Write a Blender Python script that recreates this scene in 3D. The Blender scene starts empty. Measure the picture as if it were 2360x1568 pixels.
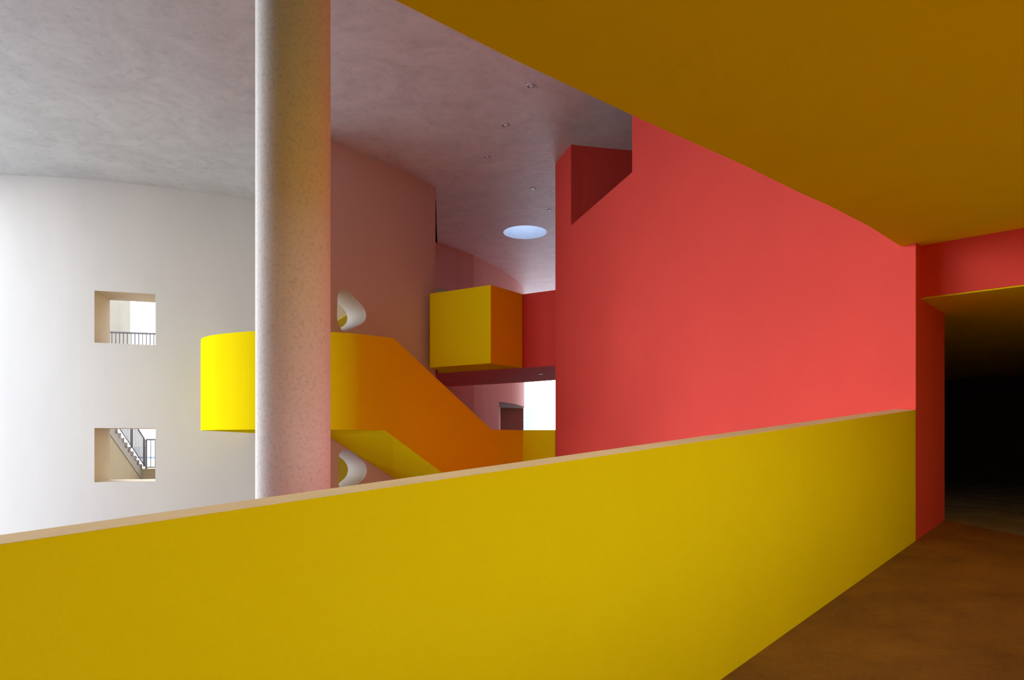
import bpy, bmesh, math
from mathutils import Vector
from mathutils.geometry import tessellate_polygon

C = bpy.context.scene.collection
sc = bpy.context.scene

# ------------------------------------------------------------------ camera, world, exposure
F, CX, HY = 1550.0, 1180.0, 1018.0          # focal length (px), principal column, horizon row of the 2360 x 1568 frame
EYE = 5.2                                    # eye height above the hall floor
cam = bpy.data.cameras.new('camera')
cam.sensor_fit = 'HORIZONTAL'; cam.sensor_width = 36.0
cam.lens = 36.0 * F / 2360.0
cam.shift_y = (HY - 784.0) / 2360.0
cam.clip_start = 0.02; cam.clip_end = 3000
camo = bpy.data.objects.new('camera', cam); C.objects.link(camo)
camo.location = (0, 0, EYE); camo.rotation_euler = (math.radians(90), 0, 0)
sc.camera = camo

w = bpy.data.worlds.new('overcast_sky'); sc.world = w; w.use_nodes = True
nt = w.node_tree; bg = nt.nodes['Background']
bg.inputs['Strength'].default_value = 1.0
tc = nt.nodes.new('ShaderNodeTexCoord'); sep = nt.nodes.new('ShaderNodeSeparateXYZ')
ramp = nt.nodes.new('ShaderNodeValToRGB')
nt.links.new(tc.outputs['Generated'], sep.inputs[0]); nt.links.new(sep.outputs['Z'], ramp.inputs['Fac'])
ramp.color_ramp.elements[0].position = 0.0; ramp.color_ramp.elements[0].color = (0.95, 0.97, 1.0, 1)
ramp.color_ramp.elements[1].position = 0.95; ramp.color_ramp.elements[1].color = (0.55, 0.74, 1.0, 1)
nt.links.new(ramp.outputs['Color'], bg.inputs['Color'])
SKY = 3.9
bg.inputs['Strength'].default_value = SKY

sun = bpy.data.lights.new('hazy_sun', 'SUN'); sun.energy = 4.5; sun.angle = math.radians(40); sun.color = (1.0, 0.98, 0.97)
suno = bpy.data.objects.new('hazy_sun', sun); C.objects.link(suno)
suno.rotation_euler = Vector((-0.84, 0.42, 0.30)).to_track_quat('Z', 'Y').to_euler()
sc.view_settings.view_transform = 'Standard'; sc.view_settings.look = 'None'
sc.view_settings.gamma = 1.0; sc.view_settings.use_curve_mapping = False
sc.view_settings.exposure = 0.11
cy = sc.cycles
cy.use_denoising = True
cy.max_bounces = 14; cy.diffuse_bounces = 12; cy.glossy_bounces = 4
cy.sample_clamp_indirect = 12.0
cy.caustics_reflective = False; cy.caustics_refractive = False

# ------------------------------------------------------------------ helpers
def plan(px, D):                    # plan position seen in column px at depth D
    return Vector(((px - CX) / F * D, D))
def depth(py, z):                   # depth of a level edge seen in row py at height z above the eye
    return z * F / (HY - py)
def mat(name, col, rough=0.85, var=0.04, scale=3.0, bump=0.05, bscale=40.0, stretch=(1, 1, 1), spec=0.2, col2=None, grain=0.0, gscale=120.0, dist=0.0):
    m = bpy.data.materials.new(name); m.use_nodes = True
    n = m.node_tree; L = n.links
    b = n.nodes['Principled BSDF']
    b.inputs['Roughness'].default_value = rough
    b.inputs['Specular IOR Level'].default_value = spec
    t = n.nodes.new('ShaderNodeTexCoord'); mp = n.nodes.new('ShaderNodeMapping'); mp.inputs['Scale'].default_value = stretch
    L.new(t.outputs['Object'], mp.inputs[0])
    nz = n.nodes.new('ShaderNodeTexNoise'); nz.inputs['Scale'].default_value = scale; nz.inputs['Detail'].default_value = 8; nz.inputs['Roughness'].default_value = 0.65
    nz.inputs['Distortion'].default_value = dist
    L.new(mp.outputs[0], nz.inputs['Vector'])
    if col2 is None: col2 = tuple(max(0, c * (1 - var * 2)) for c in col)
    cr = n.nodes.new('ShaderNodeValToRGB')
    cr.color_ramp.elements[0].position = 0.32; cr.color_ramp.elements[0].color = (*col2, 1)
    cr.color_ramp.elements[1].position = 0.66; cr.color_ramp.elements[1].color = (*col, 1)
    L.new(nz.outputs['Fac'], cr.inputs['Fac'])
    out = cr.outputs['Color']
    if grain > 0:
        ng = n.nodes.new('ShaderNodeTexNoise'); ng.inputs['Scale'].default_value = gscale; ng.inputs['Detail'].default_value = 3
        L.new(t.outputs['Object'], ng.inputs['Vector'])
        gr = n.nodes.new('ShaderNodeMapRange'); gr.inputs['From Min'].default_value = 0.28; gr.inputs['From Max'].default_value = 0.5
        gr.inputs['To Min'].default_value = 1 - grain; gr.inputs['To Max'].default_value = 1.0
        L.new(ng.outputs['Fac'], gr.inputs['Value'])
        mx = n.nodes.new('ShaderNodeVectorMath'); mx.operation = 'SCALE'
        L.new(out, mx.inputs[0]); L.new(gr.outputs[0], mx.inputs['Scale'])
        out = mx.outputs[0]
    L.new(out, b.inputs['Base Color'])
    n2 = n.nodes.new('ShaderNodeTexNoise'); n2.inputs['Scale'].default_value = bscale; n2.inputs['Detail'].default_value = 6
    n2.inputs['Distortion'].default_value = dist
    L.new(mp.outputs[0], n2.inputs['Vector'])
    bp = n.nodes.new('ShaderNodeBump'); bp.inputs['Strength'].default_value = bump; bp.inputs['Distance'].default_value = 0.02
    L.new(n2.outputs['Fac'], bp.inputs['Height']); L.new(bp.outputs[0], b.inputs['Normal'])
    return m

YEL = mat('yellow_paint', (0.90, 0.68, 0.004), 0.95, 0.02, 1.2, 0.05, 60, spec=0.0)
CAP = mat('pale_render_cap', (0.95, 0.75, 0.38), 0.85, 0.05, 6, 0.08, 60)
RED = mat('red_paint', (0.80, 0.075, 0.055), 0.8, 0.03, 1.0, 0.06, 60)
WHT = mat('white_plaster', (0.70, 0.655, 0.60), 0.9, 0.03, 0.7, 0.05, 30, (1, 1, 0.35))
COL = mat('column_plaster', (0.80, 0.78, 0.76), 0.85, 0.03, 2.0, 0.12, 50, grain=0.16, gscale=45)
CON = mat('troweled_concrete_ceiling', (0.66, 0.64, 0.62), 0.5, 0.1, 0.9, 0.45, 2.2, (1, 1, 1), spec=0.5, col2=(0.55, 0.53, 0.515), grain=0.10, gscale=7, dist=1.6)
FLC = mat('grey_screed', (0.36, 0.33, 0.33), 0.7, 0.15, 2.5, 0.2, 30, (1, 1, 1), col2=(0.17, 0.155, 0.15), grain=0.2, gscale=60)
FLO = mat('bounce_tinted_screed', (0.36, 0.18, 0.04), 0.7, 0.15, 2.5, 0.2, 30, (1, 1, 1), col2=(0.22, 0.11, 0.035), grain=0.2, gscale=60)  # orange bounce light painted into the grey screed's colour
GRY = mat('grey_floor', (0.13, 0.125, 0.12), 0.8, 0.08, 2, 0.1, 30)
GRD = mat('light_block_grey', (0.12, 0.11, 0.10), 0.9)  # dark grey chosen to cut bounce, only on the added light blockers
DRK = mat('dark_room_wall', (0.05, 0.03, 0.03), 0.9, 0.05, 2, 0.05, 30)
WEL = mat('beige_well_plaster', (0.36, 0.26, 0.16))
OLV = mat('niche_shade_plaster', (0.36, 0.35, 0.31))  # the unlit door niche's shade put into a darker plaster colour
TAN = mat('bounce_tinted_reveal', (0.60, 0.49, 0.35), 0.9, 0.03, 2, 0.05, 30)  # warm bounce light painted into the window reveals
MET = mat('dark_steel', (0.10, 0.08, 0.075), 0.5, 0.05, 8, 0.02, 40, spec=0.5)
CHR = mat('brushed_steel', (0.7, 0.7, 0.72), 0.3, 0.02, 8, 0.02, 40, spec=0.6)
BLK = mat('black_cup', (0.02, 0.02, 0.02), 0.6, 0.02, 8, 0.02, 40)
GLS = mat('frosted_lens', (0.75, 0.75, 0.76), 0.3, 0.02, 8, 0.02, 40, spec=0.6)

def link(name, me, m, parent=None, kind=None, label=None, cat=None, group=None):
    o = bpy.data.objects.new(name, me); C.objects.link(o)
    if me is not None:
        for mm in (m if isinstance(m, (list, tuple)) else [m]): me.materials.append(mm)
    if parent is not None: o.parent = parent
    if kind: o['kind'] = kind
    if label: o['label'] = label
    if cat: o['category'] = cat
    if group: o['group'] = group
    return o
def mesh(name, verts, faces, mi=None, smooth=False):
    me = bpy.data.meshes.new(name)
    me.from_pydata([(v[0], v[1], v[2] + EYE) for v in verts], [], faces)
    bm = bmesh.new(); bm.from_mesh(me)
    if mi is None: bmesh.ops.remove_doubles(bm, verts=bm.verts, dist=1e-5)
    bmesh.ops.recalc_face_normals(bm, faces=bm.faces)
    bm.to_mesh(me); bm.free()
    if mi:
        for p, k in zip(me.polygons, mi): p.material_index = k
    if smooth:
        for p in me.polygons: p.use_smooth = True
    return me
def prism(poly, zb, zt):            # poly: plan points; zb/zt numbers or lists of heights (relative to the eye)
    n = len(poly)
    zb = zb if isinstance(zb, (list, tuple)) else [zb] * n
    zt = zt if isinstance(zt, (list, tuple)) else [zt] * n
    v = [(p[0], p[1], z) for p, z in zip(poly, zb)] + [(p[0], p[1], z) for p, z in zip(poly, zt)]
    tri = tessellate_polygon([[Vector((p[0], p[1], 0)) for p in poly]])
    f = [tuple(t) for t in tri] + [tuple(i + n for i in t) for t in tri]
    f += [(i, (i + 1) % n, (i + 1) % n + n, i + n) for i in range(n)]
    return v, f
def offset(pts, t):                 # offset an open plan polyline to its left by t
    out = []
    for i, p in enumerate(pts):
        a = pts[max(0, i - 1)]; b = pts[min(len(pts) - 1, i + 1)]
        d = (Vector(b) - Vector(a)).normalized()
        out.append(Vector(p) + Vector((-d.y, d.x)) * t)
    return out
def band(pts, zb, zt, t):           # a wall along an open plan polyline, thickness t to its left
    n = len(pts)
    zb = zb if isinstance(zb, (list, tuple)) else [zb] * n
    zt = zt if isinstance(zt, (list, tuple)) else [zt] * n
    q = offset(pts, t); v = []; f = []
    for i in range(n):
        v += [(pts[i][0], pts[i][1], zb[i]), (pts[i][0], pts[i][1], zt[i]), (q[i][0], q[i][1], zt[i]), (q[i][0], q[i][1], zb[i])]
    for i in range(n - 1):
        a, b = 4 * i, 4 * i + 4
        for k in range(4): f.append((a + k, b + k, b + (k + 1) % 4, a + (k + 1) % 4))
    f += [(0, 1, 2, 3), tuple(4 * (n - 1) + k for k in (3, 2, 1, 0))]
    return v, f
def holed(pts, zb, zt, t, holes, niche=False):
    """wall with rectangular openings: holes = [(i0, i1, za, zb)] over polyline indices.  Returns wall and a list of reveal meshes."""
    q = offset(pts, t); zs = sorted({zb, zt} | {h[2] for h in holes} | {h[3] for h in holes})
    v = []; f = []
    def vid(p, z):
        v.append((p[0], p[1], z)); return len(v) - 1
    def ishole(i, z0, z1): return any(h[0] <= i < h[1] and h[2] <= z0 and z1 <= h[3] for h in holes)
    for i in range(len(pts) - 1):
        for z0, z1 in zip(zs, zs[1:]):
            if ishole(i, z0, z1): continue
            for P in (pts, q): f.append((vid(P[i], z0), vid(P[i + 1], z0), vid(P[i + 1], z1), vid(P[i], z1)))
        for z in (zb, zt): f.append((vid(pts[i], z), vid(pts[i + 1], z), vid(q[i + 1], z), vid(q[i], z)))
    for i in (0, len(pts) - 1): f.append((vid(pts[i], zb), vid(q[i], zb), vid(q[i], zt), vid(pts[i], zt)))
    rv = []
    for i0, i1, a, b in holes:
        V = []; G = []
        def w_(p, z):
            V.append((p[0], p[1], z)); return len(V) - 1
        for i in (i0, i1): G.append((w_(pts[i], a), w_(q[i], a), w_(q[i], b), w_(pts[i], b)))
        for i in range(i0, i1):
            for z in (a, b): G.append((w_(pts[i], z), w_(pts[i + 1], z), w_(q[i + 1], z), w_(q[i], z)))
            if niche: G.append((w_(q[i], a), w_(q[i + 1], a), w_(q[i + 1], b), w_(q[i], b)))
        rv.append((V, G))
    return (v, f), rv
def interp(xs, ys, x):              # smooth (Catmull-Rom) interpolation
    n = len(xs); i = max(0, min(n - 2, sum(1 for a in xs if a <= x) - 1))
    h = xs[i + 1] - xs[i]; t = (x - xs[i]) / h
    def m(k):
        a, b = max(0, k - 1), min(n - 1, k + 1)
        return (ys[b] - ys[a]) / (xs[b] - xs[a])
    return ((2*t**3 - 3*t**2 + 1) * ys[i] + (t**3 - 2*t**2 + t) * h * m(i) + (-2*t**3 + 3*t**2) * ys[i + 1] + (t**3 - t**2) * h * m(i + 1))
def add(name, vf, m, parent=None, smooth=False, mi=None, **k):
    return link(name, mesh(name, vf[0], vf[1], mi, smooth), m, parent, **k)
def box3(p, q, zb, zt, t):          # straight bar between plan points
    return band([Vector(p), Vector(q)], zb, zt, t)
def tube(a, b, r, n=8):             # round bar between 3-D points
    a, b = Vector(a), Vector(b); d = (b - a).normalized()
    u = d.orthogonal().normalized(); w_ = d.cross(u); v = []; f = []
    for p in (a, b):
        for k in range(n):
            th = 2 * math.pi * k / n; v.append(p + (u * math.cos(th) + w_ * math.sin(th)) * r)
    f = [(k, (k + 1) % n, (k + 1) % n + n, k + n) for k in range(n)] + [tuple(range(n)), tuple(range(2 * n - 1, n - 1, -1))]
    return v, f
def join(*vfs):
    v = []; f = []
    for a, b in vfs:
        o = len(v); v += list(a); f += [tuple(i + o for i in g) for g in b]
    return v, f
def extr(A, B, u):                  # point at distance u from A towards B
    A, B = Vector(A), Vector(B); return A + (B - A).normalized() * u
def arcfan(cx, cy, rx, z, n=40): return [(cx + rx * math.cos(2*math.pi*k/n), cy + rx * math.sin(2*math.pi*k/n), z) for k in range(n)]

H = 5.6                              # hall ceiling above the eye
ZF = -EYE                            # hall floor

# ------------------------------------------------------------------ ramp frame
E_ = Vector((1464.0, F)).normalized()            # uphill along the ramp
N_ = Vector((-E_.y, E_.x))                       # across, towards the hall
P_END = plan(2110.5, F / 274.5)
DN = P_END.dot(N_); T_END = P_END.dot(E_)
def rp(t, n=0.0): return E_ * t + N_ * (DN + n)  # ramp coordinates -> plan ; n = 0 is the parapet's inner face
SL = 0.0709
def ztop(t): return 0.266 + SL * (t - T_END)     # parapet top, inner arris
def zfloor(t): return ztop(t) - 1.10
def tt(px, n=0.0):                               # ramp coordinate t seen in column px on the line n
    a = (px - CX) / F; D = (DN + n) / (N_.x * a + N_.y); return Vector((a * D, D)).dot(E_)
TH = 0.165
T0 = -7.0
RW = 2.8
T_OP, T_OS = 3.8, 0.1
NB_D, NB_H, NL_D = 4.5, 0.2, 3.8
# ---- ground and hall floor
add('ground', prism([(-400, -400), (400, -400), (400, 900), (-400, 900)], ZF - 0.6, ZF - 0.1), mat('pale_paving', (0.62, 0.61, 0.60), 0.9), kind='structure')
add('floor', prism([(-16, -6), (3, -6), (3, 30), (-16, 30)], ZF - 0.099, ZF), GRY, kind='structure')

# ---- white curved wall on the left
wx = [0, 180, 360, 595]; wd = [depth(y, H) for y in (403, 412, 430, 461)]
XD = [plan(x, d) for x, d in zip(wx, wd)]
XD = [Vector((-15.5, 14.9)), Vector((-13.9, 14.3)), Vector((-12.3, 14.08))] + XD + [Vector((-5.16, 15.98)), Vector((-4.7, 16.25))]
cx_ = [p.x for p in XD]; cd_ = [p.y for p in XD]
def wall_pt(x): return Vector((x, interp(cx_, cd_, x)))
def wall_px(px):
    lo, hi = -15.5, -4.7
    for _ in range(50):
        m_ = (lo + hi) / 2; p = wall_pt(m_)
        if p.x / p.y * F + CX < px: lo = m_
        else: hi = m_
    return lo
xa, xb = wall_px(217.5), wall_px(358)
xs = sorted([-12.8 + i * 0.2 for i in range(41)] + [xa, xb]); xs = [x for i, x in enumerate(xs) if x in (xa, xb) or (abs(x - xa) > .1 and abs(x - xb) > .1)]
wpts = [wall_pt(x) for x in xs]; ia, ib = xs.index(xa), xs.index(xb)
D1 = wpts[ia].y
zU = ((HY - 790) * D1 / F, (HY - 670) * D1 / F); zL = ((HY - 1112) * D1 / F, (HY - 987) * D1 / F)
vf, rvs = holed(wpts, ZF, H, 1.0, [(ia, ib, *zU), (ia, ib, *zL)])
WL = add('wall_left', vf, WHT, kind='structure')
for k, rv in enumerate(rvs):
    add('window_%d' % (k + 1), rv, TAN, kind='structure')

# ---- concrete ceiling with a round skylight
skd = (depth(521, H) + depth(550.3, H)) / 2; skr = 50.2 * skd / F
sk = plan(1210.3, skd)
v = []; f = []
def ceil_region(zc):
    outer = [Vector((-8.6, -8.0, 0)), Vector((10, -8.0, 0)), Vector((10, 30, 0)), Vector((-1.95, 30, 0)), Vector((-2.17, 18.9, 0)), Vector((-2.12, 15.2, 0)), Vector((-3.9, 12.2, 0)), Vector((-5.0, 16.2, 0)), Vector((-13.2, 16.2, 0)), Vector((-12.4, 14.1, 0)), Vector((-11.8, 13.6, 0)), Vector((-8.6, 8.2, 0))]
    hole = [Vector((sk.x + skr * math.cos(-2*math.pi*k/48), sk.y + skr * math.sin(-2*math.pi*k/48), 0)) for k in range(48)]
    return outer, hole
outer, hole = ceil_region(H)
tri = tessellate_polygon([outer, hole]); P_ = outer + hole; nP = len(P_)
v = [(p.x, p.y, H) for p in P_] + [(p.x, p.y, H + 1.1) for p in P_]
f = [tuple(t) for t in tri] + [tuple(i + nP for i in t) for t in tri]
no = len(outer)
f += [(i, (i + 1) % no, (i + 1) % no + nP, i + nP) for i in range(no)]
add('ceiling', (v, f), CON, kind='structure')
fs = [(no + k, no + (k + 1) % 48, no + (k + 1) % 48 + nP, no + k + nP) for k in range(48)]
add('skylight_shaft', ([v[i] for i in range(len(v))], fs), mat('sky_tinted_shaft', (0.68, 0.74, 0.82)), parent=bpy.data.objects['ceiling'], smooth=True)  # blue sky light painted into the shaft's colour

# ---- big red wall
u6, u7 = 12.67 - P_END.y, 13.54 - P_END.y
c_ = ((0.873 - P_END.x) / u7 - (1.112 - P_END.x) / u6) / (u7 - u6); b_ = (1.112 - P_END.x) / u6 - c_ * u6
def red_pt(px):
    lo, hi = P_END.y - 0.01, 14.5
    for _ in range(60):
        m_ = (lo + hi) / 2; u = m_ - P_END.y; X = P_END.x + b_ * u + c_ * u * u
        if X / m_ * F + CX > px: lo = m_
        else: hi = m_
    u = lo - P_END.y; return Vector((P_END.x + b_ * u + c_ * u * u, lo))
pxs = [1280, 1290, 1303, 1316, 1335, 1360, 1390, 1425, 1457, 1458, 1500, 1550, 1600, 1660, 1720, 1790, 1860, 1940, 2020, 2065, 2110.5]
rpts = [red_pt(p) for p in pxs]
def red_top(px, p):
    if 1316 < px <= 1457:
        y = 520 + (397 - 520) * (px - 1316) / (1457 - 1316)
        return (HY - y) * p.y / F
    return H
z316 = (HY - 520) * rpts[3].y / F
# split in three so the notch keeps its upright edges
def rev(a): return list(reversed(a))
A1 = rpts[:4]; A2 = rpts[3:9]; A3 = rpts[8:]
WR = add('wall_right', join(band(rev(A3[:-1]), ZF, H, -0.25),
    band(rev(A2), ZF, [red_top(p, q) if p > 1316 else z316 for p, q in rev(list(zip(pxs[3:9], A2)))], -0.25),
    band(rev(A1), ZF, H, -0.25)), RED, kind='structure')
# recess wall behind the notch and the end return of the red volume
g0 = rpts[3] + Vector((0.02, 0.02)); g1 = plan(1457, depth(347, H)); g2 = extr(g0, g1, 3.2)
add('recess_wall', band([g0, g1, g2], -1.0, H, 0.2), RED, parent=WR)
add('recess_light_block', band([g2, rpts[9] + Vector((3.0, 0)), rpts[14] + Vector((1.2, 0)), rpts[14] + Vector((.2, 0))], -1.0, H, 0.2), DRK, parent=WR)  # unseen dark wall added to keep light out of the recess
add('return_wall', band([rpts[0] + Vector((0.01, 0.0)), Vector((2.4, 18.5)), Vector((5.2, 27))], ZF, H, -0.25), RED, parent=WR)

# ---- door end of the ramp: pier, lintel, corridor
d_red = (rpts[-2] - rpts[-1]).normalized()
T_IN = tt(2177)
PI_ = rp(T_IN)
pier = [P_END, PI_, PI_ + d_red * 1.0, red_pt(2020) + Vector((.12, .04)), red_pt(2065)]
add('wall_pier', prism(pier, -1.6, 2.2), RED, kind='structure')
TL = tt(2122.6); ZL = 1.224
lp = [rp(TL, 0), rp(TL, -RW - 1), rp(TL + 0.45, -RW - 1), rp(TL + 0.45, 0)]
v, f = prism(lp, ZL, 2.1)
add('wall_lintel', prism(lp, ZL + 0.012, 2.1), RED, kind='structure')
add('ceiling_corridor', prism([rp(TL + 0.004, 0.0), rp(TL + 0.004, -RW - 1), rp(TL + 9, -RW - 1), rp(TL + 9, 1.5), rp(T_IN + .05, .9), rp(T_IN, 0)], ZL, ZL + 0.011), YEL, kind='structure')
# corridor floor: meets the ramp along a skewed crease
ca = PI_; za = zfloor(T_IN)
cb = plan(2360, 5.62); tb = cb.dot(E_)
cdir = (cb - ca); cc = ca + cdir * 3.0; tcx = cc.dot(E_)
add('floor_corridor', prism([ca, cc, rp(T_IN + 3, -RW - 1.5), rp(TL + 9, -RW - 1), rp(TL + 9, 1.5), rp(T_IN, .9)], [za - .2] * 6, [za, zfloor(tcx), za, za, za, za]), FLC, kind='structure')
room = [rp(T_IN + 0.02, 0.9), rp(TL + 9, 2.2), rp(TL + 9, -RW - 1), rp(TL + 0.2, -RW - 1)]
room[1] = rp(TL + 9, 1.5)
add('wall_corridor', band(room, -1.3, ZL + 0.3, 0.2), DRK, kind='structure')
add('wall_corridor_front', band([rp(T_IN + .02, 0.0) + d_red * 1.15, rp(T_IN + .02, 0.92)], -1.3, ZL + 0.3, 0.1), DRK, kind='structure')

# ---- ramp floor slab
pl = [rp(T0, TH), rp(T_END, TH), rp(T_END, 0), ca, cc, rp(tcx, -RW - .3), rp(T0, -RW - .3)]
tl = [p.dot(E_) for p in pl]
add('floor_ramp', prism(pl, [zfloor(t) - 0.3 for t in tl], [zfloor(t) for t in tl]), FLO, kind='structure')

# ---- yellow ramp parapet with its pale sloping cap
TO0 = tt(0, TH); TO1 = tt(2065, TH)
DO0 = rp(TO0, TH).y; DO1 = rp(TO1, TH).y
zo0 = (HY - 1233) * DO0 / F; zo1 = (HY - 943) * DO1 / F
def zout(t): return zo0 + (zo1 - zo0) * (t - TO0) / (TO1 - TO0)
a0, a1, b0, b1 = rp(T0 + .01, 0), rp(T_END - .004, 0), rp(T0 + .01, TH), red_pt(2065) - E_ * .004
PP = link('ramp_parapet', None, None, label='long solid yellow ramp parapet with pale sloping cap in the foreground', cat='parapet')
add('parapet_wall', prism([a0, a1, b1, b0], [zfloor(T0) - .3, zfloor(T_END) - .3, zfloor(TO1) - .3, zfloor(T0) - .3],
     [ztop(T0) - .0012, ztop(T_END) - .0012, zout(TO1) - .0012, zout(T0) - .0012]), YEL, parent=PP)
add('red_bounce_facing', prism([b0, b1, b1 + N_ * .012 - E_ * .02, b0 + N_ * .012], [zfloor(T0) - .3, zfloor(T_END) - .3, zfloor(T_END) - .3, zfloor(T0) - .3], [zout(T0) - .01, zout(TO1) - .01, zout(TO1) - .01, zout(T0) - .01]), RED, parent=PP, label='added unseen red facing that tints bounce light')  # hidden red facing added to throw red bounce onto the column
add('parapet_cap', prism([a0, a1, b1, b0], [ztop(T0) - .001, ztop(T_END) - .001, zout(TO1) - .001, zout(T0) - .001],
     [ztop(T0), ztop(T_END), zout(TO1), zout(T0)]), CAP, parent=PP)

# ---- orange soffit: the upper ramp slab over our heads
def zsof(t): return 1.26 + 0.0775 * (t - 1.166)
def sof(px, py):                    # meet the sloping soffit plane
    a = (px - CX) / F; k = (HY - py) / F; D = 3.0
    for _ in range(60): D = zsof(Vector((a * D, D)).dot(E_)) / k
    return Vector((a * D, D))
edge = [sof(*p) for p in ((910, 0), (1170, 130.5), (1458, 266), (1580, 321), (1700, 374), (1850, 447.5), (1905, 471), (2000, 520), (2080, 570))]
e0 = extr(edge[0], edge[1], -9)
pl = [e0] + edge + [sof(2109, 564.5), rp(TL + 0.02, -.0), rp(TL + .02, -RW - .3), rp(T0, -RW - .3)]
tl = [p.dot(E_) for p in pl]
add('ceiling_ramp', prism(pl, [zsof(t) for t in tl], [zsof(t) + 0.28 for t in tl]), YEL, kind='structure')
ue = [edge[0] + (edge[0] - edge[1]).normalized() * 5.0] + edge[:7]
ut = [p.dot(E_) for p in ue]
up = link('upper_ramp_parapet', None, None)
up['kind'] = 'structure'
add('parapet_wall', band(ue, [zsof(t) + .285 for t in ut], [zsof(t) + 0.7 for t in ut], -0.16), YEL, parent=up)
# right side of the ramp (behind the picture's edge): parapet, open air, solid lengths added to shape the side light
add('wall_ramp_side', band([rp(T0, -RW), rp(T_END + .6, -RW)], [zfloor(T0) - .2, zfloor(T_END) - .2], [ztop(T0) - .12, ztop(T_END) - .12], -0.2), YEL, kind='structure')

add('wall_light_stop_upper', band([rp(T_OP, -RW), rp(T_END + .6, -RW)], [ztop(T_OP) - .25, ztop(T_END) - .25], [zsof(T_OP), zsof(T_END + .6)], -0.2), YEL, kind='structure')
add('wall_light_stop_rear', band([rp(T0, -RW), rp(T_OS, -RW)], [ztop(T0) - .25, ztop(T_OS) - .25], [zsof(T0), zsof(T_OS)], -0.2), YEL, kind='structure')
add('wall_ramp_back', band([rp(T0, TH), rp(T0, -RW - .2)], zfloor(T0) - .3, 1.6, -0.2), YEL, kind='structure')
add('wall_added_bounce', band([rp(T0 - 4, -RW - NB_D), rp(T_END + 6, -RW - NB_D)], ZF, NB_H, -0.3), RED, kind='structure')  # unseen red wall added to bounce red light onto the ramp ceiling
add('wall_upper_light_block', band([rp(T0, TH), rp(T0, -RW - .2), rp(T_END + 4, -RW - .2), rp(T_END + 6, 0)], 1.3, H, 0.2), GRD, kind='structure')  # unseen dark wall added to stop light leaking in above the slab
# unseen near walls, left and behind the ramp, added to block daylight
add('wall_near_light_block', band([rp(T0, TH + .01), Vector((-7.6, -1.5)), Vector((-7.6, NL_D))], ZF, H, 0.3), GRD, kind='structure')

# ---- brown-shaded plaster tower wall with two rounded openings
W0 = Vector((-3.387, 12.47)); W1 = plan(1003.5, depth(433, H))
WD = (W1 - W0).normalized(); WS = W0 - WD * 0.66; WT = 0.55; WN = Vector((-WD.y, WD.x))
def wuz(px, py):                    # wall coordinates (along, height)
    a = (px - CX) / F; u = (a * WS.y - WS.x) / (WD.x - a * WD.y); D = (WS + WD * u).y
    return u, (HY - py) * D / F
def smooth_loop(pts, n=8):
    out = []
    N = len(pts)
    for i in range(N):
        p0, p1, p2, p3 = pts[i - 1], pts[i], pts[(i + 1) % N], pts[(i + 2) % N]
        for k in range(n):
            t = k / n
            out.append(tuple(0.5 * ((2*p1[j]) + (-p0[j] + p2[j]) * t + (2*p0[j] - 5*p1[j] + 4*p2[j] - p3[j]) * t*t + (-p0[j] + 3*p1[j] - 3*p2[j] + p3[j]) * t**3) for j in (0, 1)))
    return out
h1 = [(792, 666.6), (800, 668.8), (809, 677.5), (822, 692), (835, 706.5), (842.5, 719), (843.6, 731), (840, 741), (831, 748.5), (816, 756), (803, 761), (794, 763), (786, 758), (779.5, 747), (777, 737), (777, 710), (778.5, 683), (783, 672)]
h1 = [(740 + x / 9.8, 640 + y / 9.8) for x, y in ((515, 262), (575, 275), (640, 325), (740, 435), (850, 550), (940, 650), (995, 745), (1017, 850), (1000, 945), (950, 1015), (880, 1068), (760, 1125), (640, 1178), (540, 1205), (480, 1190), (430, 1125), (385, 1040), (365, 960), (363, 760), (368, 560), (378, 400), (405, 325), (455, 280))]
h2 = [(740 + x / 9.8, 980 + y / 9.8) for x, y in ((560, 553), (640, 565), (760, 660), (860, 745), (940, 815), (1000, 900), (1030, 1000), (1030, 1060), (1000, 1160), (940, 1240), (860, 1310), (760, 1400), (640, 1495), (560, 1520), (480, 1490), (410, 1390), (388, 1260), (385, 1020), (388, 800), (410, 680), (465, 590))]
L1 = [wuz(*p) for p in smooth_loop(h1, 3)]; L2 = [wuz(*p) for p in smooth_loop(h2, 3)]
ULEN = (W1 - WS).length
rect = [(0, ZF), (ULEN, ZF), (ULEN, H), (0, H)]
loops = [[Vector((a, b, 0)) for a, b in lp_] for lp_ in (rect, L1, L2)]
tri = tessellate_polygon(loops); P_ = [q for lp_ in loops for q in lp_]; nP = len(P_)
def w3(q, t): p = WS + WD * q.x + WN * t; return (p.x, p.y, q.y)
v = [w3(q, 0) for q in P_] + [w3(q, WT) for q in P_]
f = [tuple(t) for t in tri] + [tuple(i + nP for i in t) for t in tri]
f += [(i, (i + 1) % 4, (i + 1) % 4 + nP, i + nP) for i in range(4)]
TW = add('wall_tower', (v, f), WHT, kind='structure')
k0 = 4
for L_ in (L1, L2):
    n = len(L_)
    V = [v[k0 + i] for i in range(n)] + [v[k0 + i + nP] for i in range(n)]
    add('opening_reveal', (V, [(i, (i + 1) % n, (i + 1) % n + n, i + n) for i in range(n)]), WHT, parent=TW, smooth=True)
    k0 += n
add('tower_side', band([W1 + WN * WT, Vector((-2.22, 18.95))], ZF, H, 0.3), WHT, parent=TW)

add('well_light_block', prism([WS, W1, Vector((-2.1, 18.9)), Vector((-2.1, 23)), Vector((-8.2, 22.6)), Vector((-5.0, 15.9))], H, H + .3), CON, parent=TW)  # unseen cover added to cut the light in the well
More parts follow.
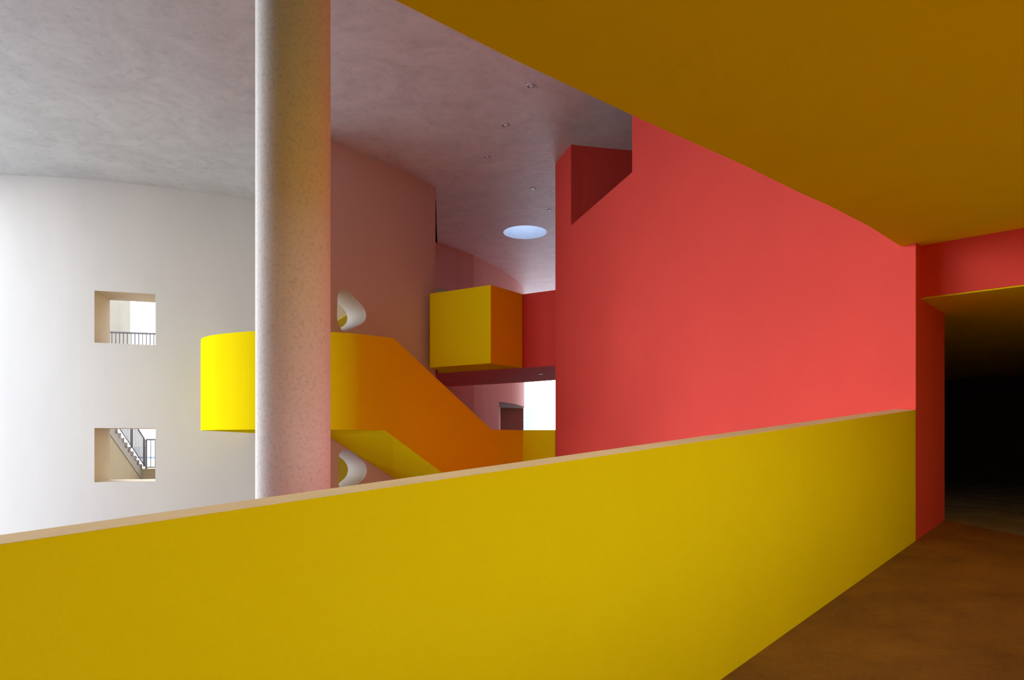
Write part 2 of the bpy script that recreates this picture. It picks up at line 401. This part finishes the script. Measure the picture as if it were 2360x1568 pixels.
# behind the openings: cream wall and a yellow stair flank rising to the right
add('wall_well', band([Vector((-7.4, 22.0)), Vector((-2.1, 22.6))], ZF, H, 0.3), WEL, kind='structure')
sf = [plan(742, 16.8), plan(828, 16.8)]
zl_ = lambda px, dy=0: (HY - (740 - (px - 777) * 0.62) + dy) * 16.8 / F
ws = link('stair_flank', None, None, label='small yellow sloping stair flank with a pale top seen through the upper rounded opening', cat='stair wall')
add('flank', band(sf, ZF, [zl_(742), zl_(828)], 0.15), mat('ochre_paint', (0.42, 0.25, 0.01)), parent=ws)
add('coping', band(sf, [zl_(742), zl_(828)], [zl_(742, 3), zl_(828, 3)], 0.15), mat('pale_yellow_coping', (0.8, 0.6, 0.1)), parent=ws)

# ---- far curved wall
fp = [(1005, 559), (1050, 575), (1092.5, 589), (1135, 611), (1177, 636), (1194, 649.5), (1204, 664), (1208.6, 675)]
fx = [p[0] for p in fp]; fd = [depth(p[1], H) for p in fp]
pxl = [1002, 1012, 1022, 1032.4, 1050, 1070, 1092, 1112, 1131, 1150, 1160, 1170, 1180, 1188, 1195, 1200, 1204, 1207, 1208.6]
far = [plan(x, interp(fx, fd, x)) for x in pxl]
far = far + [Vector((far[-1].x - .02, 26.2)), Vector((far[-1].x - .25, 27.2))]
vf, rvs = holed(far, ZF, H, 0.9, [(0, 3, 3.0, 4.37), (9, 19, -0.9, 1.29)], niche=True)
add('wall_far', vf, WHT, kind='structure')
add('window_3', rvs[0], WHT, kind='structure')
add('door_1', rvs[1], OLV, kind='structure')

# ---- bridge: red parapet, red soffit, yellow box balcony
BT, BB = 3.17, 1.585
Bk = plan(1131, F / 113.9); Bl = plan(990.8, 14.42); Br = plan(1205, F / 107.1); Ba = plan(1279.5, F / 110.2)
bd = (Br - Ba).normalized(); Ba2 = Ba - bd * .1
Bc = Br + bd * 2.38
BG = link('footbridge', None, None, label='dark red footbridge running from the red wall behind the yellow box balcony', cat='bridge')
add('front_parapet', band([Ba2, Br, Bc], BB, BT, -0.14), RED, parent=BG)
fa = plan(1279.5, depth(876, BB)); fb = plan(1211, depth(881, BB)); fc = plan(1041, depth(890.8, BB))
fa2 = extr(fa, fb, -.6)
fc2 = Vector((-2.1, 18.9))
add('deck', prism([Ba2 + Vector((0, .03)), Br + Vector((0, .03)), Bc + Vector((0, .03)), fc2, fc, fb, fa2], BB + .001, BB + 0.3), RED, parent=BG)
add('rear_parapet', band([fa2, fb, fc], BB + .01, BT - .02, 0.14 * -1), RED, parent=BG)
nb_ = Vector((-bd.y, bd.x)) * .02
if nb_.y > 0: nb_ = -nb_
Br2 = Br + nb_; Bc2_ = Bc + nb_ + (Br - Bc).normalized() * .12
BX = link('box_balcony', None, None, label='angular yellow box balcony projecting between plaster tower and red footbridge', cat='balcony')
add('parapet', band([Bl, Bk, Br2], BB, BT, 0.14), YEL, parent=BX)
add('floor_slab', prism([Bl + Vector((.03, .03)), Bk + Vector((0, .03)), Br2 + Vector((-.05, .0)), Bc2_, W1 + Vector((.04, .03)), W1 + Vector((.03, -.02))], BB + .0005, BB + 0.2), YEL, parent=BX)

# ---- curved yellow landing and stair flight
ZT, ZB, ZFL = 1.79, 0.193, 0.235
tops = [(462.8, 784), (465.5, 780), (473.6, 776.6), (490, 772.8), (513.7, 769.5), (550, 766), (594, 763.4), (650, 762.6), (705, 763.2), (759.6, 765.5), (790, 767), (821.7, 769.3), (852, 772.8)]
def curve(P, n=5):
    out = []
    for i in range(len(P) - 1):
        p0, p1, p2, p3 = P[max(i - 1, 0)], P[i], P[i + 1], P[min(i + 2, len(P) - 1)]
        for k in range(n):
            t = k / n; out.append((2*p1 + (p2 - p0) * t + (2*p0 - 5*p1 + 4*p2 - p3) * t*t + (3*p1 - p0 - 3*p2 + p3) * t**3) * 0.5)
    return out + [P[-1]]
land = curve([plan(x, depth(y, ZT)) for x, y in tops])
fl0 = Vector((-2.2, 11.5)); fd_ = Vector((1, 1)).normalized()
fl = [fl0 + fd_ * (v_) for v_ in (0.0, 0.022, 0.21, 0.9, 1.6, 2.54, 3.43)]
vt = lambda s_: ZT if s_ <= .21 else (ZFL if s_ >= 2.54 else ZT + (ZFL - ZT) * (s_ - .21) / (2.54 - .21))
vb = lambda s_: ZB if s_ <= .022 else (-1.36 if s_ >= 2.54 else ZB - 0.606 * (s_ - .022))
back = [Vector((-5.98, wall_pt(-5.98).y - .06)), Vector((-5.5, 12.35)), Vector((-5.49, 12.05))]
line = back + land + fl
zt_ = [ZT] * (len(back) + len(land)) + [vt(s_) for s_ in (0.0, 0.022, 0.21, 0.9, 1.6, 2.54, 3.43)]
zb_ = [ZB] * (len(back) + len(land)) + [vb(s_) for s_ in (0.0, 0.022, 0.21, 0.9, 1.6, 2.54, 3.43)]
ST = link('curved_staircase', None, None, label='yellow staircase with curved landing and solid balustrade descending right behind the column', cat='staircase')
add('balustrade', band(line, zb_, zt_, 0.14), YEL, parent=ST)
# landing slab: out to the white wall and the tower
wq = W0 - WD * 0.25
ins = offset(line, 0.02)[:len(back) + len(land) + 2]
add('landing_slab', prism(ins + [ wq - WN * .02, WS - WN * .02 - WD * .03, WS + WN * .6 - WD * .03] + [Vector((x, wall_pt(x).y - .03)) for x in (-5.0, -5.2, -5.4, -5.6, -5.8)], ZB + .0006, ZB + 0.3), YEL, parent=ST)
# flight slab: between the outer parapet and the tower wall
wA = W0 + WD * 0.0; wB = plan(905, 13.785)
wdir = (wB - W0).normalized()
far_s = [q - WN * .012 for q in (wq, W0 + wdir * 0.0, W0 + WD * 1.618, W0 + WD * 2.62)]
near_s = [fl0 + fd_ * 0.022, fl0 + fd_ * 0.213, fl0 + fd_ * 1.566, fl0 + fd_ * 2.54]
zz = [ZB, ZB - .606 * .19, -.75, -1.33]
V = []; G = []
near_s = [p + Vector((-.707, .707)) * 0.03 for p in near_s]
for a, b, z in zip(near_s, far_s, zz):
    V += [(a.x, a.y, z + .001), (b.x, b.y, z + .001), (b.x, b.y, z + .35), (a.x, a.y, z + .35)]
for i in range(3):
    for k in range(4): G.append((4*i + k, 4*i + 4 + k, 4*i + 4 + (k + 1) % 4, 4*i + (k + 1) % 4))
G += [(0, 1, 2, 3), (12, 13, 14, 15)]
add('flight_slab', (V, G), YEL, parent=ST)
for k in range(8):
    t_a, t_b = k / 8, (k + 1) / 8
    q0 = near_s[0].lerp(near_s[3], t_a); q1 = near_s[0].lerp(near_s[3], t_b); r0 = far_s[0].lerp(far_s[3], t_a); r1 = far_s[0].lerp(far_s[3], t_b)
    zt = ZB + .45 + (-1.53) * t_a
    add('step', prism([q0, q1, r1, r0], zt - .32, zt), YEL, ST)
# lower gallery: yellow parapet returning to the red volume
ge = fl[-1]; gr = plan(1279.4, 13.6)
add('gallery_parapet', band([ge, gr], -1.36, ZFL, 0.14), YEL, parent=ST)
add('floor_gallery', prism([fl[-2], ge, gr, Vector((2.1, 15)), Vector((2.4, 27)), Vector((-2.2, 27)), Vector((-2.1, 15.2))], -1.34, -0.9), GRY, kind='structure')

# ---- round column
cr = plan(676.5, 4.6); rad = 82.4 * 4.6 / F
pts = arcfan(cr.x, cr.y, rad, 0, 96)
v = [(p[0], p[1], ZF) for p in pts] + [(p[0], p[1], H) for p in pts]
f = [(k, (k + 1) % 96, (k + 1) % 96 + 96, k + 96) for k in range(96)]
add('round_column', (v, f), COL, smooth=True, label='white plastered round column rising behind the yellow ramp parapet to the ceiling', cat='column')

# ---- recessed downlights in the concrete ceiling
def disc(r0, r1, z0, z1, n=24):      # ring with outer radius r0, inner r1
    v = []
    for z, r in ((z0, r0), (z1, r0), (z0, r1), (z1, r1)):
        v += [(r * math.cos(2*math.pi*k/n), r * math.sin(2*math.pi*k/n), z) for k in range(n)]
    f = []
    for k in range(n):
        j = (k + 1) % n
        for a, b in ((0, 1), (2, 3), (0, 2), (1, 3)): f.append((a*n + k, a*n + j, b*n + j, b*n + k))
    return v, f
def local(name, vf, m, parent=None, smooth=False):
    me = bpy.data.meshes.new(name); me.from_pydata([tuple(p) for p in vf[0]], [], vf[1])
    bm = bmesh.new(); bm.from_mesh(me); bmesh.ops.recalc_face_normals(bm, faces=bm.faces); bm.to_mesh(me); bm.free()
    return link(name, me, m, parent)
def cyl(r, z0, z1, n=24):
    v = [(r * math.cos(2*math.pi*k/n), r * math.sin(2*math.pi*k/n), z) for z in (z0, z1) for k in range(n)]
    return v, [(k, (k+1) % n, (k+1) % n + n, k + n) for k in range(n)] + [tuple(range(n)), tuple(range(n, 2*n))]
def downlight(px, py, z, r, label, group, proto=None):
    p = plan(px, depth(py, z))
    if proto is None:
        o = link('downlight', None, None)
        local('trim_ring', disc(1.15, 0.95, -0.16, 0), CHR, o)
        local('cup', disc(0.95, 0.66, -0.08, 0), BLK, o)
        local('lens', cyl(0.66, -0.12, 0), GLS, o)
    else:
        o = proto.copy(); C.objects.link(o)
        for c_h in proto.children:
            d = c_h.copy(); C.objects.link(d); d.parent = o
    o.location = (p.x, p.y, z + EYE); o.scale = (r, r, r)
    o['label'] = label; o['category'] = 'light'; o['group'] = group
    return o
dl = None
for px, py, r, lb in ((1224, 198, .062, 'recessed ceiling downlight nearest the orange slab, largest of the row'),
                  (1165, 288, .068, 'second recessed downlight of the row from the front, in pinkish ceiling'),
                  (1122.5, 361, .066, 'third recessed downlight of the row, left-most of the bright-lensed ones'),
                  (1228, 435.5, .07, 'recessed downlight with bright lens above and right of the round skylight'),
                  (1267, 485, .055, 'small dark recessed downlight close to the red wall edge by the skylight'),
                  (1059.5, 532, .05, 'tiny dark recessed downlight left of the round skylight')):
    o = downlight(px, py, H, r, lb, 'downlights in the concrete ceiling', dl)
    dl = dl or o
for px, py, lb in ((1246, 862.5, 'tiny downlight in the dark red bridge soffit near the red wall'), (1037, 876, 'tiny downlight in the dark red bridge soffit at its left end')):
    downlight(px, py, BB, .05, lb, 'downlights in the bridge soffit', dl)

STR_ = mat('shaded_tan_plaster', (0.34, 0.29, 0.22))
# ---- behind the upper window: access gallery with a steel railing, end wall block
gal = link('gallery_railing', None, None, label='thin dark steel railing seen through the upper square window', cat='railing')
gl, gr_ = plan(240, 22.95), plan(372, 23.4)
GZ = 252 * 23.0 / F
add('top_rail', tube((gl.x, gl.y, GZ), (gr_.x, gr_.y, GZ), .032), MET, gal)
add('bottom_rail', tube((gl.x, gl.y, GZ - .95), (gr_.x, gr_.y, GZ - .95), .014), MET, gal)
ng = int((gr_ - gl).length / .115)
for k in range(ng + 1):
    p = gl + (gr_ - gl) * k / ng
    add('baluster', tube((p.x, p.y, GZ - .95), (p.x, p.y, GZ), .018, 6), MET, gal)
for p in (gl, gr_): add('post', tube((p.x, p.y, GZ - 1.06), (p.x, p.y, GZ), .022), MET, gal)
add('floor_access_gallery', prism([gl + Vector((-1, -.2)), gr_ + Vector((1, -.2)), gr_ + Vector((1, 1.6)), gl + Vector((-1, 1.6))], GZ - 1.25, GZ - 1.05), WHT, kind='structure')
ba, bb = plan(225, 23.6), plan(277, 23.6)
add('wall_gallery_end', prism([ba, bb, bb + Vector((-.1, .8)), ba + Vector((-.3, .8))], GZ - 1.05, 6.5), STR_, kind='structure')

# ---- behind the lower window: outdoor stair with steel railing
STP = link('outdoor_staircase', None, None, label='tan outdoor stair with steps rising left, seen through the lower square window', cat='staircase')
sb0, sb1 = plan(328, 24.6), plan(272, 22.5)
sdir = (sb1 - sb0) / 8.0; zb0 = (HY - 1080) * 24.6 / F; rz = .159
snr = Vector((sdir.y, -sdir.x)).normalized()
if snr.x > 0: snr = -snr
LOWZ = ZF - .1
CRM = mat('tan_stair_plaster', (0.36, 0.26, 0.145)); STR = mat('grey_tan_stringer', (0.32, 0.26, 0.20))
nst = 13
for k in range(nst):
    a = sb0 + sdir * k; b = sb0 + sdir * (k + 1)
    add('step', prism([a, b, b + snr * 1.3, a + snr * 1.3], zb0 + rz * (k - .2), zb0 + rz * (k + 1)), STR, STP)
a, b = sb0, sb0 + sdir * nst
add('stringer', prism([a, b, b + snr * 1.3, a + snr * 1.3], [zb0 - .42, zb0 - .42 + rz * nst, zb0 - .42 + rz * nst, zb0 - .42], [zb0, zb0 + rz * nst, zb0 + rz * nst, zb0]), STR, STP)
a2 = a + snr * .02; b2 = b + snr * .02
add('base_wall', prism([a2, b2, b2 + snr * 1.2, a2 + snr * 1.2], LOWZ, [zb0 - .42, zb0 - .42 + rz * nst, zb0 - .42 + rz * nst, zb0 - .42]), CRM, STP)
la, lb_ = sb0 + sdir * .12, plan(420, 24.8)
add('landing', prism([la, lb_, lb_ + Vector((0, 1.5)), la + Vector((-.8, 1.5))], LOWZ, -1.0), CRM, STP)
def railing(label, P0, P1, z0, z1, h, n, posts):
    r = link('stair_railing', None, None, label=label, cat='railing')
    add('top_rail', tube((P0.x, P0.y, z0 + h), (P1.x, P1.y, z1 + h), .028), MET, r)
    add('bottom_rail', tube((P0.x, P0.y, z0 + .06), (P1.x, P1.y, z1 + .06), .018), MET, r)
    for k in range(n + 1):
        t = k / n; p = P0 + (P1 - P0) * t; z = z0 + (z1 - z0) * t
        if k in posts: add('post', tube((p.x, p.y, z + .004), (p.x, p.y, z + h), .035), MET, r)
        else: add('baluster', tube((p.x, p.y, z + .06), (p.x, p.y, z + h), .015, 6), MET, r)
e1 = sb0 - snr * .06
railing('dark steel railing sloping up the outdoor stair behind the lower window', e1, e1 + sdir * 13, zb0 + .06, zb0 + .06 + rz * 13, 1.03, 30, (0, 10, 20))
railing('dark steel landing railing right of the outdoor stair in the lower window', plan(337, 24.6), plan(420, 24.6), -1.0, -1.0, 1.07, 8, (0, 4, 8))
fr = link('distant_handrail', None, None, label='thin level bluish handrail far beyond the outdoor stair landing', cat='railing')
p0, p1 = plan(300, 40), plan(372, 40)
add('rail', tube((p0.x, p0.y, -.955), (p1.x, p1.y, -.955), .05), mat('blue_grey_steel', (0.2, 0.25, 0.35)), fr)
for q in (p0, p1): add('post', tube((q.x, q.y, ZF), (q.x, q.y, -.955), .05), MET, fr)

# ---- pale high-rise far outside, seen in the white opening by the red wall
hr = link('distant_tower', None, None, label='pale cyan high-rise far outside in the bright opening beside the red wall', cat='building')
HRM = mat('pale_cyan_cladding', (0.42, 0.52, 0.53)); HRG = mat('pale_glazing', (0.38, 0.49, 0.51))
t0, t1, t2 = plan(1200, 300), plan(1229, 300), plan(1239, 300)
add('tower_core', prism([t0, t1, t1 + Vector((0, 8)), t0 + Vector((0, 8))], ZF, 76 * 300 / F), HRM, hr)
add('lower_wing', prism([t1, t2, t2 + Vector((0, 7)), t1 + Vector((0, 7))], ZF, 60 * 300 / F), HRM, hr)
for k in range(5):
    z = 4 + k * 2.2
    add('window_band', prism([t0 + Vector((.1, -.25)), t1 + Vector((-.3, -.25)), t1 + Vector((-.3, .2)), t0 + Vector((.1, .2))], z, z + .9), HRG, hr)
